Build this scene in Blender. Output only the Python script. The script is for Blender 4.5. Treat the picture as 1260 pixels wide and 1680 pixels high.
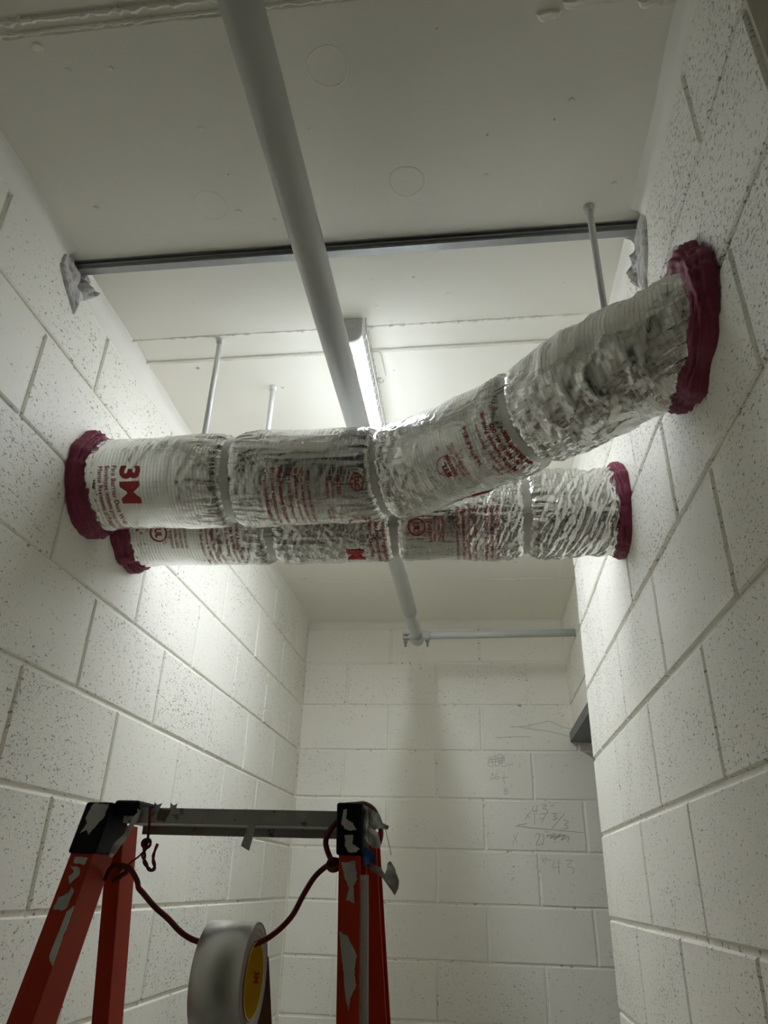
import bpy, bmesh, math, random
import numpy as np
from mathutils import Vector, Matrix
# ---------------------------------------------------------------- clear
for o in list(bpy.data.objects): bpy.data.objects.remove(o, do_unlink=True)
S = bpy.context.scene
COL = S.collection
# ---------------------------------------------------------------- camera
cam_d = bpy.data.cameras.new('camera'); cam = bpy.data.objects.new('camera', cam_d); COL.objects.link(cam)
cam_d.sensor_fit = 'VERTICAL'; cam_d.sensor_height = 36.0; cam_d.lens = 36.0*1183.3/1680.0
cam_d.clip_start = 0.02
CR = Vector((0.99289045, 0.11593679, 0.02696684)); CU = Vector((0.02941055, -0.45847373, 0.88822118)); CF = Vector((-0.1153411, 0.88111321, 0.45862396))
M = Matrix((CR, CU, -CF)).transposed().to_4x4(); M.translation = Vector((0, 0, 1.69))
cam.matrix_world = M
S.camera = cam
# ---------------------------------------------------------------- world, exposure
W = bpy.data.worlds.new('world'); S.world = W; W.use_nodes = True
W.node_tree.nodes['Background'].inputs[0].default_value = (0.9, 0.95, 1.0, 1)
W.node_tree.nodes['Background'].inputs[1].default_value = 0.0
S.view_settings.view_transform = 'Standard'; S.view_settings.look = 'None'
S.view_settings.gamma = 1.0; S.view_settings.use_curve_mapping = False
S.view_settings.exposure = 1.2
LAMP_POWER = 50.0
S.cycles.max_bounces = 16; S.cycles.diffuse_bounces = 12; S.cycles.glossy_bounces = 6
# ---------------------------------------------------------------- helpers
rng = np.random.default_rng(7); random.seed(7)
PI = math.pi
def link(o, parent=None):
    COL.objects.link(o)
    if parent is not None:
        o.parent = parent; w = Vector((0, 0, 0)); p = parent
        while p is not None: w += p.location; p = p.parent
        o.location = -w          # vertices are written in room coordinates
    return o
def mesh(name, verts, faces, mat, parent=None, smooth=False, uv=None):
    me = bpy.data.meshes.new(name)
    me.from_pydata([tuple(map(float, v)) for v in verts], [], [tuple(map(int, f)) for f in faces])
    if uv is not None:
        l = me.uv_layers.new(name='UVMap'); vi = np.empty(len(me.loops), dtype=np.int32)
        me.loops.foreach_get('vertex_index', vi)
        l.data.foreach_set('uv', np.asarray(uv, dtype=np.float32)[vi].ravel())
    if smooth: me.polygons.foreach_set('use_smooth', [True]*len(me.polygons))
    me.materials.append(mat); me.update()
    return link(bpy.data.objects.new(name, me), parent)
def from_bm(name, bm, mat, parent=None, smooth=False):
    bmesh.ops.recalc_face_normals(bm, faces=bm.faces[:])
    me = bpy.data.meshes.new(name); bm.to_mesh(me); bm.free()
    if smooth: me.polygons.foreach_set('use_smooth', [True]*len(me.polygons))
    me.materials.append(mat)
    return link(bpy.data.objects.new(name, me), parent)
def empty(name, loc=(0, 0, 0)):
    o = bpy.data.objects.new(name, None); o.location = loc; o.empty_display_size = .05
    return link(o)
def tag(o, label, cat, group=None, kind=None):
    o['label'] = label; o['category'] = cat
    if group: o['group'] = group
    if kind: o['kind'] = kind
    return o
def bm_box(bm, lo, hi, bevel=0.0, mtx=None, seg=2):
    c = [(a+b)/2 for a, b in zip(lo, hi)]; d = [abs(b-a) for a, b in zip(lo, hi)]
    m = Matrix.Translation(c) @ Matrix.Diagonal((d[0], d[1], d[2], 1))
    if mtx is not None: m = mtx @ m
    r = bmesh.ops.create_cube(bm, size=1, matrix=m)
    if bevel > 0:
        es = list({e for v in r['verts'] for e in v.link_edges})
        bmesh.ops.bevel(bm, geom=es, offset=bevel, segments=seg, affect='EDGES', profile=.5)
    return bm
def box(name, lo, hi, mat, parent=None, bevel=0.0, smooth=False):
    return from_bm(name, bm_box(bmesh.new(), lo, hi, bevel), mat, parent, smooth)
def tube_data(path, r, n=12, cap=True, flat=False):
    P = np.asarray(path, float); m = len(P)
    rr = np.full(m, r) if np.isscalar(r) else np.asarray(r, float)
    T = np.gradient(P, axis=0); T /= np.linalg.norm(T, axis=1)[:, None]
    a = np.array([0, 0, 1.0]) if abs(T[0, 2]) < .9 else np.array([1.0, 0, 0])
    N = np.cross(T[0], a); N /= np.linalg.norm(N); V = []; F = []
    for i in range(m):
        N = N-T[i]*(N@T[i]); N /= np.linalg.norm(N); B = np.cross(T[i], N)
        for k in range(n):
            t = 2*PI*k/n; V.append(P[i]+rr[i]*(math.cos(t)*N+math.sin(t)*B))
    for i in range(m-1):
        for k in range(n):
            k2 = (k+1) % n; F.append((i*n+k, i*n+k2, (i+1)*n+k2, (i+1)*n+k))
    if cap: F.append(tuple(range(n))[::-1]); F.append(tuple((m-1)*n+k for k in range(n)))
    return V, F
def join(*parts):
    V = []; F = []
    for v, f in parts:
        b = len(V); V += list(v); F += [tuple(i+b for i in q) for q in f]
    return V, F
def smooth_path(pts, n=60):
    P = np.asarray(pts, float); m = len(P); out = []
    E = np.vstack([2*P[0]-P[1], P, 2*P[-1]-P[-2]])
    for t in np.linspace(0, m-1-1e-9, n):
        i = int(t); u = t-i; a, b, c, d = E[i:i+4]
        out.append(.5*((2*b)+(-a+c)*u+(2*a-5*b+4*c-d)*u*u+(-a+3*b-3*c+d)*u**3))
    return np.array(out)
def tube(name, path, r, mat, parent=None, n=12, smooth=True):
    V, F = tube_data(path, r, n); return mesh(name, V, F, mat, parent, smooth)
# numpy gradient noise
_perm = rng.permutation(256); _perm = np.concatenate([_perm]*3)
_g = rng.normal(size=(256, 3)); _g /= np.linalg.norm(_g, axis=1)[:, None]
def noise3(P):
    P = np.asarray(P, float); i = np.floor(P).astype(int); f = P-i; u = f*f*f*(f*(f*6-15)+10); i &= 255
    r = 0
    for dx in (0, 1):
        for dy in (0, 1):
            for dz in (0, 1):
                h = _perm[_perm[_perm[i[..., 0]+dx]+i[..., 1]+dy]+i[..., 2]+dz]
                w = (u[..., 0] if dx else 1-u[..., 0])*(u[..., 1] if dy else 1-u[..., 1])*(u[..., 2] if dz else 1-u[..., 2])
                r = r+w*(_g[h]*(f-np.array([dx, dy, dz]))).sum(-1)
    return r*1.6
def ridge(P): return 1-2*np.abs(noise3(P))
# ---------------------------------------------------------------- materials
def mat_new(name):
    m = bpy.data.materials.new(name); m.use_nodes = True
    return m, m.node_tree, m.node_tree.nodes['Principled BSDF']
def N(nt, t, **kw):
    n = nt.nodes.new(t)
    for k, v in kw.items():
        if k in ('operation', 'blend_type', 'data_type', 'feature', 'distance', 'noise_dimensions', 'invert', 'clamp'): setattr(n, k, v)
        else: n.inputs[int(k[1:]) if k[0] == 'i' and k[1:].isdigit() else k].default_value = v
    return n
def math_(nt, op, a, b=None, c=None):
    n = nt.nodes.new('ShaderNodeMath'); n.operation = op
    for i, x in enumerate((a, b, c)):
        if x is None: continue
        if isinstance(x, (int, float)): n.inputs[i].default_value = x
        else: nt.links.new(x, n.inputs[i])
    return n.outputs[0]
def mixc(nt, fac, a, b):
    n = nt.nodes.new('ShaderNodeMix'); n.data_type = 'RGBA'
    for s, x in ((n.inputs[0], fac), (n.inputs[6], a), (n.inputs[7], b)):
        if isinstance(x, (int, float)): s.default_value = x
        elif isinstance(x, tuple): s.default_value = (*x, 1) if len(x) == 3 else x
        else: nt.links.new(x, s)
    return n.outputs[2]
def noise_n(nt, vec, scale, detail=2, rough=.5):
    n = nt.nodes.new('ShaderNodeTexNoise'); n.inputs['Scale'].default_value = scale; n.inputs['Detail'].default_value = detail
    n.inputs['Roughness'].default_value = rough; nt.links.new(vec, n.inputs['Vector']); return n.outputs['Fac']
def smoothstep(nt, x, a, b):
    n = nt.nodes.new('ShaderNodeMapRange'); n.interpolation_type = 'SMOOTHSTEP'
    n.inputs['From Min'].default_value = a; n.inputs['From Max'].default_value = b
    nt.links.new(x, n.inputs['Value']); return n.outputs[0]
def bump(nt, h, strength, dist, bsdf, prev=None):
    b = nt.nodes.new('ShaderNodeBump'); b.inputs['Strength'].default_value = strength; b.inputs['Distance'].default_value = dist
    nt.links.new(h, b.inputs['Height'])
    if prev is not None: nt.links.new(prev, b.inputs['Normal'])
    if bsdf is not None: nt.links.new(b.outputs[0], bsdf.inputs['Normal'])
    return b.outputs[0]
def plain(name, col, rough=.5, metal=0.0, nscale=0, namt=.15, bmp=0, bscale=60):
    m, nt, b = mat_new(name); b.inputs['Roughness'].default_value = rough; b.inputs['Metallic'].default_value = metal
    pos = N(nt, 'ShaderNodeNewGeometry').outputs['Position']
    if nscale:
        f = noise_n(nt, pos, nscale, 4)
        c = mixc(nt, f, tuple(x*(1-namt) for x in col), tuple(min(1, x*(1+namt)) for x in col)); nt.links.new(c, b.inputs['Base Color'])
    else: b.inputs['Base Color'].default_value = (*col, 1)
    if bmp: bump(nt, noise_n(nt, pos, bscale, 3), bmp, .002, b)
    return m
PAINT = (.880, .861, .778)
def block_mat(name='painted_block', bias=0.0):
    m, nt, b = mat_new(name); b.inputs['Roughness'].default_value = .55
    pos = N(nt, 'ShaderNodeNewGeometry').outputs['Position']
    rnd = N(nt, 'ShaderNodeObjectInfo').outputs['Random']
    mp = nt.nodes.new('ShaderNodeMapping'); mp.inputs['Scale'].default_value = (1, 1, 1.9); nt.links.new(pos, mp.inputs['Vector'])
    v = mp.outputs[0]
    area = noise_n(nt, pos, 5.5, 2)
    dens = math_(nt, 'MULTIPLY_ADD', math_(nt, 'ADD', math_(nt, 'MULTIPLY', rnd, .30), area), .17, -.095+bias)
    n1 = noise_n(nt, v, 105, 2, .6)
    t1 = math_(nt, 'SUBTRACT', math_(nt, 'ADD', n1, dens), .665)
    pit = smoothstep(nt, t1, 0.0, .05)
    n2 = noise_n(nt, v, 240, 1, .5)
    pit2 = smoothstep(nt, math_(nt, 'SUBTRACT', math_(nt, 'ADD', n2, dens), .70), 0, .06)
    pits = math_(nt, 'MAXIMUM', pit, math_(nt, 'MULTIPLY', pit2, .7))
    tint = mixc(nt, noise_n(nt, pos, 2.2, 3), tuple(x*.95 for x in PAINT), tuple(min(1, x*1.03) for x in PAINT))
    c = mixc(nt, math_(nt, 'MULTIPLY', pits, .78), tint, (.16, .155, .14)); nt.links.new(c, b.inputs['Base Color'])
    fine = noise_n(nt, pos, 320, 2); mid = noise_n(nt, pos, 70, 3)
    h = math_(nt, 'SUBTRACT', math_(nt, 'MULTIPLY_ADD', mid, .5, math_(nt, 'MULTIPLY', fine, .35)), pits)
    bump(nt, h, .75, .0016, b)
    return m
def mortar_mat():
    m, nt, b = mat_new('painted_mortar'); b.inputs['Roughness'].default_value = .55
    pos = N(nt, 'ShaderNodeNewGeometry').outputs['Position']
    c = mixc(nt, smoothstep(nt, noise_n(nt, pos, 60, 3), .62, .72), tuple(x*.99 for x in PAINT), (.30, .29, .27)); nt.links.new(c, b.inputs['Base Color'])
    bump(nt, noise_n(nt, pos, 90, 3), .6, .002, b); return m
def ceil_mat():
    m, nt, b = mat_new('painted_ceiling'); b.inputs['Roughness'].default_value = .62
    pos = N(nt, 'ShaderNodeNewGeometry').outputs['Position']
    sp = smoothstep(nt, noise_n(nt, pos, 42, 1), .80, .83)
    c0 = mixc(nt, noise_n(nt, pos, 3, 3), tuple(x*.95 for x in PAINT), tuple(min(1, x*1.02) for x in PAINT))
    c = mixc(nt, math_(nt, 'MULTIPLY', sp, .7), c0, (.2, .19, .17)); nt.links.new(c, b.inputs['Base Color'])
    mp = nt.nodes.new('ShaderNodeMapping'); mp.inputs['Scale'].default_value = (.25, 1, 1); nt.links.new(pos, mp.inputs['Vector'])
    h = math_(nt, 'MULTIPLY_ADD', noise_n(nt, mp.outputs[0], 180, 2), .12, noise_n(nt, pos, 9, 3))
    bump(nt, math_(nt, 'ADD', h, math_(nt, 'MULTIPLY', sp, .6)), .22, .004, b); return m
def foil_mat():
    m, nt, b = mat_new('foil_scrim'); b.inputs['Metallic'].default_value = .95
    uv = N(nt, 'ShaderNodeUVMap').outputs[0]; sx = N(nt, 'ShaderNodeSeparateXYZ'); nt.links.new(uv, sx.inputs[0])
    pos = N(nt, 'ShaderNodeNewGeometry').outputs['Position']
    wob = math_(nt, 'MULTIPLY', math_(nt, 'SUBTRACT', noise_n(nt, pos, 30, 1), .5), .004)
    def lines(u, pitch, w):
        x = math_(nt, 'FRACT', math_(nt, 'DIVIDE', math_(nt, 'ADD', u, wob), pitch))
        d = math_(nt, 'ABSOLUTE', math_(nt, 'SUBTRACT', x, .5))
        return smoothstep(nt, d, .5-w/pitch, .5-w/pitch*.35)
    g = math_(nt, 'MAXIMUM', lines(sx.outputs[0], .0076, .0009), math_(nt, 'MULTIPLY', lines(sx.outputs[1], .0105, .0006), .5))
    fade = smoothstep(nt, noise_n(nt, pos, 14, 2), .28, .62)
    g = math_(nt, 'MULTIPLY', g, fade)
    c0 = mixc(nt, noise_n(nt, pos, 25, 4), (.74, .74, .72), (.88, .88, .86))
    c = mixc(nt, math_(nt, 'MULTIPLY', g, .45), c0, (.22, .22, .21)); nt.links.new(c, b.inputs['Base Color'])
    r = math_(nt, 'MULTIPLY_ADD', noise_n(nt, pos, 18, 3), .17, .09)
    nt.links.new(math_(nt, 'MULTIPLY_ADD', g, .2, r), b.inputs['Roughness'])
    wv = nt.nodes.new('ShaderNodeTexNoise'); wv.inputs['Scale'].default_value = 26; wv.inputs['Detail'].default_value = 2; nt.links.new(pos, wv.inputs['Vector'])
    va = nt.nodes.new('ShaderNodeVectorMath'); va.operation = 'MULTIPLY_ADD'; va.inputs[1].default_value = (.03, .03, .03)
    nt.links.new(wv.outputs['Color'], va.inputs[0]); nt.links.new(pos, va.inputs[2])
    def vor(sc):
        v = nt.nodes.new('ShaderNodeTexVoronoi'); v.inputs['Scale'].default_value = sc; nt.links.new(va.outputs[0], v.inputs['Vector']); return v.outputs['Distance']
    def rid(sc): return math_(nt, 'ABSOLUTE', math_(nt, 'SUBTRACT', noise_n(nt, va.outputs[0], sc, 2, .45), .5))
    h = math_(nt, 'MULTIPLY_ADD', vor(30), .40, math_(nt, 'MULTIPLY_ADD', rid(26), -1.9, math_(nt, 'MULTIPLY', rid(62), -.9)))
    zone = math_(nt, 'MULTIPLY_ADD', smoothstep(nt, noise_n(nt, pos, 7, 2), .46, .66), .80, .07)
    h = math_(nt, 'MULTIPLY', h, zone)
    bump(nt, math_(nt, 'MULTIPLY_ADD', g, .022, h), .62, .0045, b); return m
def orange_mat():
    m, nt, b = mat_new('orange_fibreglass'); b.inputs['Roughness'].default_value = .5; b.inputs['Specular IOR Level'].default_value = .2
    pos = N(nt, 'ShaderNodeNewGeometry').outputs['Position']
    mp = nt.nodes.new('ShaderNodeMapping'); mp.inputs['Scale'].default_value = (1, 1, .06); nt.links.new(pos, mp.inputs['Vector'])
    c = mixc(nt, noise_n(nt, mp.outputs[0], 220, 3), (.33, .022, .004), (.42, .036, .008))
    sc = smoothstep(nt, noise_n(nt, pos, 55, 4), .66, .70)
    c = mixc(nt, math_(nt, 'MULTIPLY', sc, .5), c, (.22, .06, .03)); nt.links.new(c, b.inputs['Base Color'])
    bump(nt, noise_n(nt, mp.outputs[0], 400, 2), .25, .001, b); return m
def scuffed(name, col, col2, thr, rough=.5, metal=0.0, scale=40):
    m, nt, b = mat_new(name); b.inputs['Roughness'].default_value = rough; b.inputs['Metallic'].default_value = metal
    pos = N(nt, 'ShaderNodeNewGeometry').outputs['Position']
    f = smoothstep(nt, noise_n(nt, pos, scale, 5, .6), thr, thr+.03)
    nt.links.new(mixc(nt, f, col, col2), b.inputs['Base Color'])
    bump(nt, noise_n(nt, pos, scale*2, 4), .4, .0015, b); return m
def sealant_mat():
    m, nt, b = mat_new('maroon_sealant'); b.inputs['Roughness'].default_value = .55
    pos = N(nt, 'ShaderNodeNewGeometry').outputs['Position']
    nt.links.new(mixc(nt, noise_n(nt, pos, 35, 4), (.17, .014, .042), (.27, .036, .080)), b.inputs['Base Color'])
    bump(nt, noise_n(nt, pos, 75, 4, .6), .7, .004, b); return m
def pipe_mat():
    m, nt, b = mat_new('painted_pipe'); b.inputs['Roughness'].default_value = .38
    pos = N(nt, 'ShaderNodeNewGeometry').outputs['Position']
    nt.links.new(mixc(nt, noise_n(nt, pos, 8, 4), (.47, .48, .46), (.56, .57, .55)), b.inputs['Base Color'])
    bump(nt, noise_n(nt, pos, 120, 2), .15, .001, b); return m
def galv_mat():
    m, nt, b = mat_new('galvanised_steel'); b.inputs['Roughness'].default_value = .42; b.inputs['Metallic'].default_value = .9
    pos = N(nt, 'ShaderNodeNewGeometry').outputs['Position']
    nt.links.new(mixc(nt, noise_n(nt, pos, 40, 3), (.30, .31, .31), (.42, .43, .43)), b.inputs['Base Color']); return m
MB = block_mat(bias=.008); MB_R = block_mat('painted_block_pitted', .036); MB_B = block_mat('painted_block_smooth', -.035); MM = mortar_mat(); MC = ceil_mat(); MFOIL = foil_mat(); MOR = orange_mat(); MSEAL = sealant_mat(); MPIPE = pipe_mat(); MGALV = galv_mat()
MFLOOR = plain('grey_concrete_floor', (.66, .65, .61), .7, 0, 6, .2, .4, 50)
MPLAST = plain('smooth_plaster', (.85, .832, .765), .6, 0, 9, .04, .25, 30)
MPATCH = scuffed('rough_patch_mortar', (.56, .545, .52), (.40, .385, .365), .55, .8, 0, 55)
MROD = plain('white_painted_rod', (.70, .705, .69), .45, 0, 20, .06, .2, 150)
MSTRAP = plain('stainless_band', (.60, .60, .575), .42, .85, 30, .08)
MRED = plain('red_print', (.42, .030, .030), .55, 0, 90, .25)
MDARK = plain('dark_red_cord', (.14, .008, .014), .6, 0, 80, .25, .5, 400)
MBLACK = plain('black_plastic', (.005, .005, .006), .5, 0, 30, .3, .3, 200); MBLACK.node_tree.nodes['Principled BSDF'].inputs['Specular IOR Level'].default_value = .15
MALU = scuffed('scuffed_aluminium', (.40, .40, .385), (.20, .185, .165), .60, .45, .7, 45)
MSCRAP = plain('grey_tape_residue', (.42, .415, .39), .6, .25, 60, .25, .5, 120)
MSILV = plain('silver_tape_scrap', (.50, .50, .48), .35, .85, 40, .2, .6, 90)
MBLUE = plain('blue_tape', (.012, .09, .30), .5)
MTAPE = plain('aluminium_foil_tape', (.70, .70, .68), .36, 1.0, 15, .03)
MTSIDE = plain('tape_roll_edge', (.36, .345, .325), .55, .3, 200, .15)
MYEL = plain('yellow_core', (.62, .42, .010), .45, 0, 20, .06)
MLINER = plain('brown_paper_liner', (.16, .085, .035), .7, 0, 40, .12)
MSTEEL = plain('grey_primer_steel', (.17, .175, .18), .5, .4, 30, .15)
MCAP = plain('lamp_end_plastic', (.62, .62, .60), .5)
MWIRE = plain('white_coated_wire', (.55, .55, .53), .4, .4)
MPENCIL = plain('pencil_grey', (.40, .395, .375), .7)
MLAMP, _nt, _b = mat_new('lit_diffuser')
_b.inputs['Base Color'].default_value = (.9, .9, .9, 1); _b.inputs['Emission Color'].default_value = (.865, .920, 1.0, 1)
# the LED board faces down, so the tubular cover glows most on its underside and least on its flanks
_gm = N(_nt, 'ShaderNodeNewGeometry'); _sx = N(_nt, 'ShaderNodeSeparateXYZ'); _nt.links.new(_gm.outputs['Normal'], _sx.inputs[0])
_dn = math_(_nt, 'MAXIMUM', math_(_nt, 'MULTIPLY', _sx.outputs[2], -1.0), 0.0)
_nt.links.new(math_(_nt, 'MULTIPLY', math_(_nt, 'MULTIPLY_ADD', math_(_nt, 'POWER', _dn, 3.0), .97, .03), LAMP_POWER), _b.inputs['Emission Strength'])
# ---------------------------------------------------------------- the room
XL, XR, YB, YE, ZC, CH = -.8133, .3443, 3.406, 2.272, 2.8446, .2032
REC = .0055           # joint depth
XH = .436             # header face
fl = tag(mesh('floor', [(-1.1, -1.7, 0), (2.2, -1.7, 0), (2.2, 3.7, 0), (-1.1, 3.7, 0), (-1.1, -1.7, -.1), (2.2, -1.7, -.1), (2.2, 3.7, -.1), (-1.1, 3.7, -.1)],
     [(0, 1, 2, 3), (7, 6, 5, 4), (0, 4, 5, 1), (1, 5, 6, 2), (2, 6, 7, 3), (3, 7, 4, 0)], MFLOOR), 'grey concrete floor under the ladder', 'floor', kind='structure')
wl = tag(box('wall_left', (XL-REC-.19, -1.5, 0), (XL-REC, YB+.2, ZC), MM), 'white painted block wall on the left with foil duct ends', 'wall', kind='structure')
_bw = bmesh.new()
for lo, hi in (((XR+REC, .531, 0), (XR+.19, YE-.004, ZC)), ((XR+REC, -1.5, 0), (XR+.19, .531, ZC-2*CH)), ((XR+REC, -1.5, ZC-CH), (XR+.19, .531, ZC)), ((XR+.10, -1.5, ZC-2*CH), (XR+.19, .531, ZC-CH))): bm_box(_bw, lo, hi)
wr = tag(from_bm('wall_right', _bw, MM), 'white painted pitted block wall on the right, ending short', 'wall', kind='structure')
wb = tag(box('wall_back', (XL-REC, YB+REC, 0), (1.75, YB+.2, ZC), MM), 'far white block wall with pencil sums on it', 'wall', kind='structure')
wh = tag(box('wall_header', (XH+REC, YE-.004, 2.285), (XH+.19, YB+REC, ZC), MM), 'short block header above the opening in the far right corner', 'wall', kind='structure')
wn = tag(box('wall_rear', (XL-.19, -1.7, 0), (1.75, -1.5, ZC), MSTEEL), 'dark grey wall behind the viewpoint', 'wall', kind='structure')
wp = tag(box('wall_passage', (1.75, -1.7, 0), (1.95, YB+.2, ZC), MM), 'white wall closing the side passage', 'wall', kind='structure')
_bc = {}
def block_mesh(L, H, mt):
    k = (round(L, 3), round(H, 3), mt.name)
    if k in _bc: return _bc[k]
    l, h, c, d = L/2-.0042, H/2-.0042, .0034, REC+.004
    a = [(-l, 0, -h), (l, 0, -h), (l, 0, h), (-l, 0, h)]
    fr = [(-l+c, 0, -h+c), (l-c, 0, -h+c), (l-c, 0, h-c), (-l+c, 0, h-c)]
    V = fr+[(x, c*.8, z) for x, _, z in a]+[(x, d, z) for x, _, z in a]
    F = [(0, 1, 2, 3)]
    for i in range(4):
        j = (i+1) % 4; F += [(4+i, 4+j, j, i), (8+i, 8+j, 4+j, 4+i)]
    me = bpy.data.meshes.new('block'); me.from_pydata(V, [], F); me.materials.append(mt); me.update(); _bc[k] = me
    return me
# front of block mesh faces -y; rotate about z to face the room
def lay(wall, to_world, rot, u0, u1, joints, z_top, ncourse, recess=None, mt=None):
    for k in range(ncourse):
        zt = z_top-k*CH; zb = zt-CH
        us = [u0]+[j for j in joints(k) if u0+.03 < j < u1-.03]+[u1]
        for a, b in zip(us[:-1], us[1:]):
            o = bpy.data.objects.new('block', block_mesh(b-a, CH, mt or MB)); link(o, wall)
            off = random.uniform(-.0009, .0009)
            if recess: off += recess(k, (a+b)/2)
            o.location = to_world((a+b)/2, off, (zt+zb)/2)
            o.rotation_euler = (random.uniform(-.002, .002), 0, rot+random.uniform(-.0015, .0015))
def arr(y0, p, a, b):
    n0 = int(math.floor((a-y0)/p)); return [y0+p*n for n in range(n0, n0+40) if a <= y0+p*n <= b]
# left wall: faces +x ; block -y axis -> +x : rot = +90deg
lay(wl, lambda u, o, z: (XL-o, u, z), PI/2, .1, YB, lambda k: arr(1.21 if k % 2 == 0 else 1.012, .3945, .1, YB), ZC, 11)
lay(wr, lambda u, o, z: (XR+o, u, z), -PI/2, -.1, YE, lambda k: arr(.715 if k % 2 == 0 else .533, .3955, -.1, YE) if k != 1 else arr(.533, .3955, -.1, YE), ZC, 11,
    recess=lambda k, u: .085 if (k == 1 and u < .53) else 0, mt=MB_R)
lay(wb, lambda u, o, z: (u, YB+o, z), 0, XL, 1.5, lambda k: arr(.033 if k % 2 == 0 else .252, .4245, XL, 1.5), ZC, 11, mt=MB_B)
lay(wh, lambda u, o, z: (XH+o, u, z), -PI/2, YE, YB, lambda k: arr(2.6 if k % 2 == 0 else 2.8, .40, YE, YB), ZC, 2)
# the right wall's end return
lay(wr, lambda u, o, z: (u, YE-.0001-o, z), PI, XR+.02, XR+.19, lambda k: [], ZC, 11, mt=MB_R)
# ceiling: planks with filled joints between them
ce = tag(box('ceiling', (-1.1, -1.7, ZC+.004), (2.0, 3.7, ZC+.15), MC), 'white painted concrete plank ceiling', 'ceiling', kind='structure')
def plank(y0, y1, seed):
    nx = 160; xs = np.linspace(-.83, 1.95, nx)
    j = lambda y, s: y+.0022*noise3(np.stack([xs*45, xs*0+s, xs*0+seed], -1))
    ya, yb = j(y0, 1.3), j(y1, 5.7); V = []; F = []
    for i in range(nx):
        V += [(xs[i], ya[i]-.003, ZC+.005), (xs[i], ya[i], ZC), (xs[i], yb[i], ZC), (xs[i], yb[i]+.003, ZC+.005)]
    for i in range(nx-1):
        for q in range(3): F.append((4*i+q, 4*i+q+1, 4*(i+1)+q+1, 4*(i+1)+q))
    return mesh('plank', V, F, MC, ce)
plank(-1.5, .551, 1); plank(.586, 1.278, 2); plank(1.372, 2.857, 3); plank(2.864, YB+.01, 4)
box('joint_filler', (-.83, 1.284, ZC+.0025), (1.9, 1.352, ZC+.01), MC, ce)
def bead(y, x0, x1, r, seed, amp=.6):
    n = int((x1-x0)/.006); xs = np.linspace(x0, x1, n)
    nn = noise3(np.stack([xs*60, xs*0+seed, xs*0], -1)); n2 = noise3(np.stack([xs*160, xs*0, xs*0+seed], -1))
    path = np.stack([xs, y+.002*nn, xs*0+ZC+.0012], -1)
    V, F = tube_data(path, r*np.clip(1+amp*nn+amp*n2, .15, 2.4), 8)
    return mesh('caulk_bead', V, F, MPLAST, ce, False)
bead(1.281, -.80, .34, .0032, 2.2, .9); bead(1.366, -.80, .34, .0036, 4.1, .4); bead(2.861, -.80, .6, .0022, 7.7, .5)
bead(.562, -.80, -.2, .005, 9.1, .7); bead(.580, -.80, .0, .003, 11.1, .6)
def lump(pts, h, mat, parent, name, seed=0, nrm=(0, 0, -1), res=26):
    # an irregular thin pat of material: pts = outline (3D, planar), raised along nrm
    P = np.asarray(pts, float); c = P.mean(0); n = np.asarray(nrm, float); V = []; F = []; m = len(P); R = 6
    Q = smooth_path(np.vstack([P, P[:1]]), m*5)[:-1]; m = len(Q)
    for r in range(R+1):
        t = r/R
        for i in range(m):
            q = c+(Q[i]-c)*(1-t)
            hh = h*(min(1, t*3.0)**.6)
            k = noise3(q[None]*38+seed)[0]*.6+noise3(q[None]*110+seed)[0]*.35
            V.append(q+n*(hh*(.62+.75*k) if r else -.002))
    for r in range(R):
        for i in range(m):
            j = (i+1) % m; F.append((r*m+i, r*m+j, (r+1)*m+j, (r+1)*m+i))
    return mesh(name, V, F, mat, parent, False)
def disc(x, y, r):
    V = []; F = []; n = 48
    prof = [(r+.0012, .0002), (r, -.0007), (r-.0012, -.0007), (r-.0022, -.0001), (0.0005, -.0001)]
    for a, dz in prof:
        for i in range(n):
            t = 2*PI*i/n; w = 1+.03*math.sin(3*t+x*40); V.append((x+a*w*math.cos(t), y+a*w*math.sin(t), ZC+dz))
    for k in range(len(prof)-1):
        for i in range(n):
            j = (i+1) % n; F.append((k*n+i, k*n+j, (k+1)*n+j, (k+1)*n+i))
    mesh('patch_disc', V, F, MC, ce, False)
disc(-.201, .677, .033); disc(-.094, .899, .032); disc(-.476, .917, .033)
for (x, y, r) in [(-.70, .90, .006), (-.425, .935, .007), (.05, .90, .006), (-.25, .78, .005), (-.44, .76, .006), (-.62, .64, .006), (-.55, .645, .006), (-.65, .60, .010), (.19, .77, .006), (.285, .94, .006), (-.19, 1.215, .004), (-.03, 1.19, .004), (-.19, .905, .004), (-.36, .96, .004)]:
    t = np.linspace(0, 2*PI, 9)[:-1]
    lump(np.stack([x+r*np.cos(t)*(1+.3*np.sin(3*t)), y+r*.8*np.sin(t), t*0+ZC], -1), r*.5, MC, ce, 'paint_blob', x*30)
for (x0, x1, y) in [(.155, .245, .622), (.265, .325, .632), (.12, .16, .635)]:
    lump([(x0, y-.005, ZC), ((x0+x1)/2, y-.010, ZC), (x1, y-.006, ZC), (x1-.005, y+.006, ZC), ((x0+x1)/2, y+.004, ZC), (x0+.01, y+.008, ZC)], .007, MC, ce, 'paint_blob', x0*20)
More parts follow.
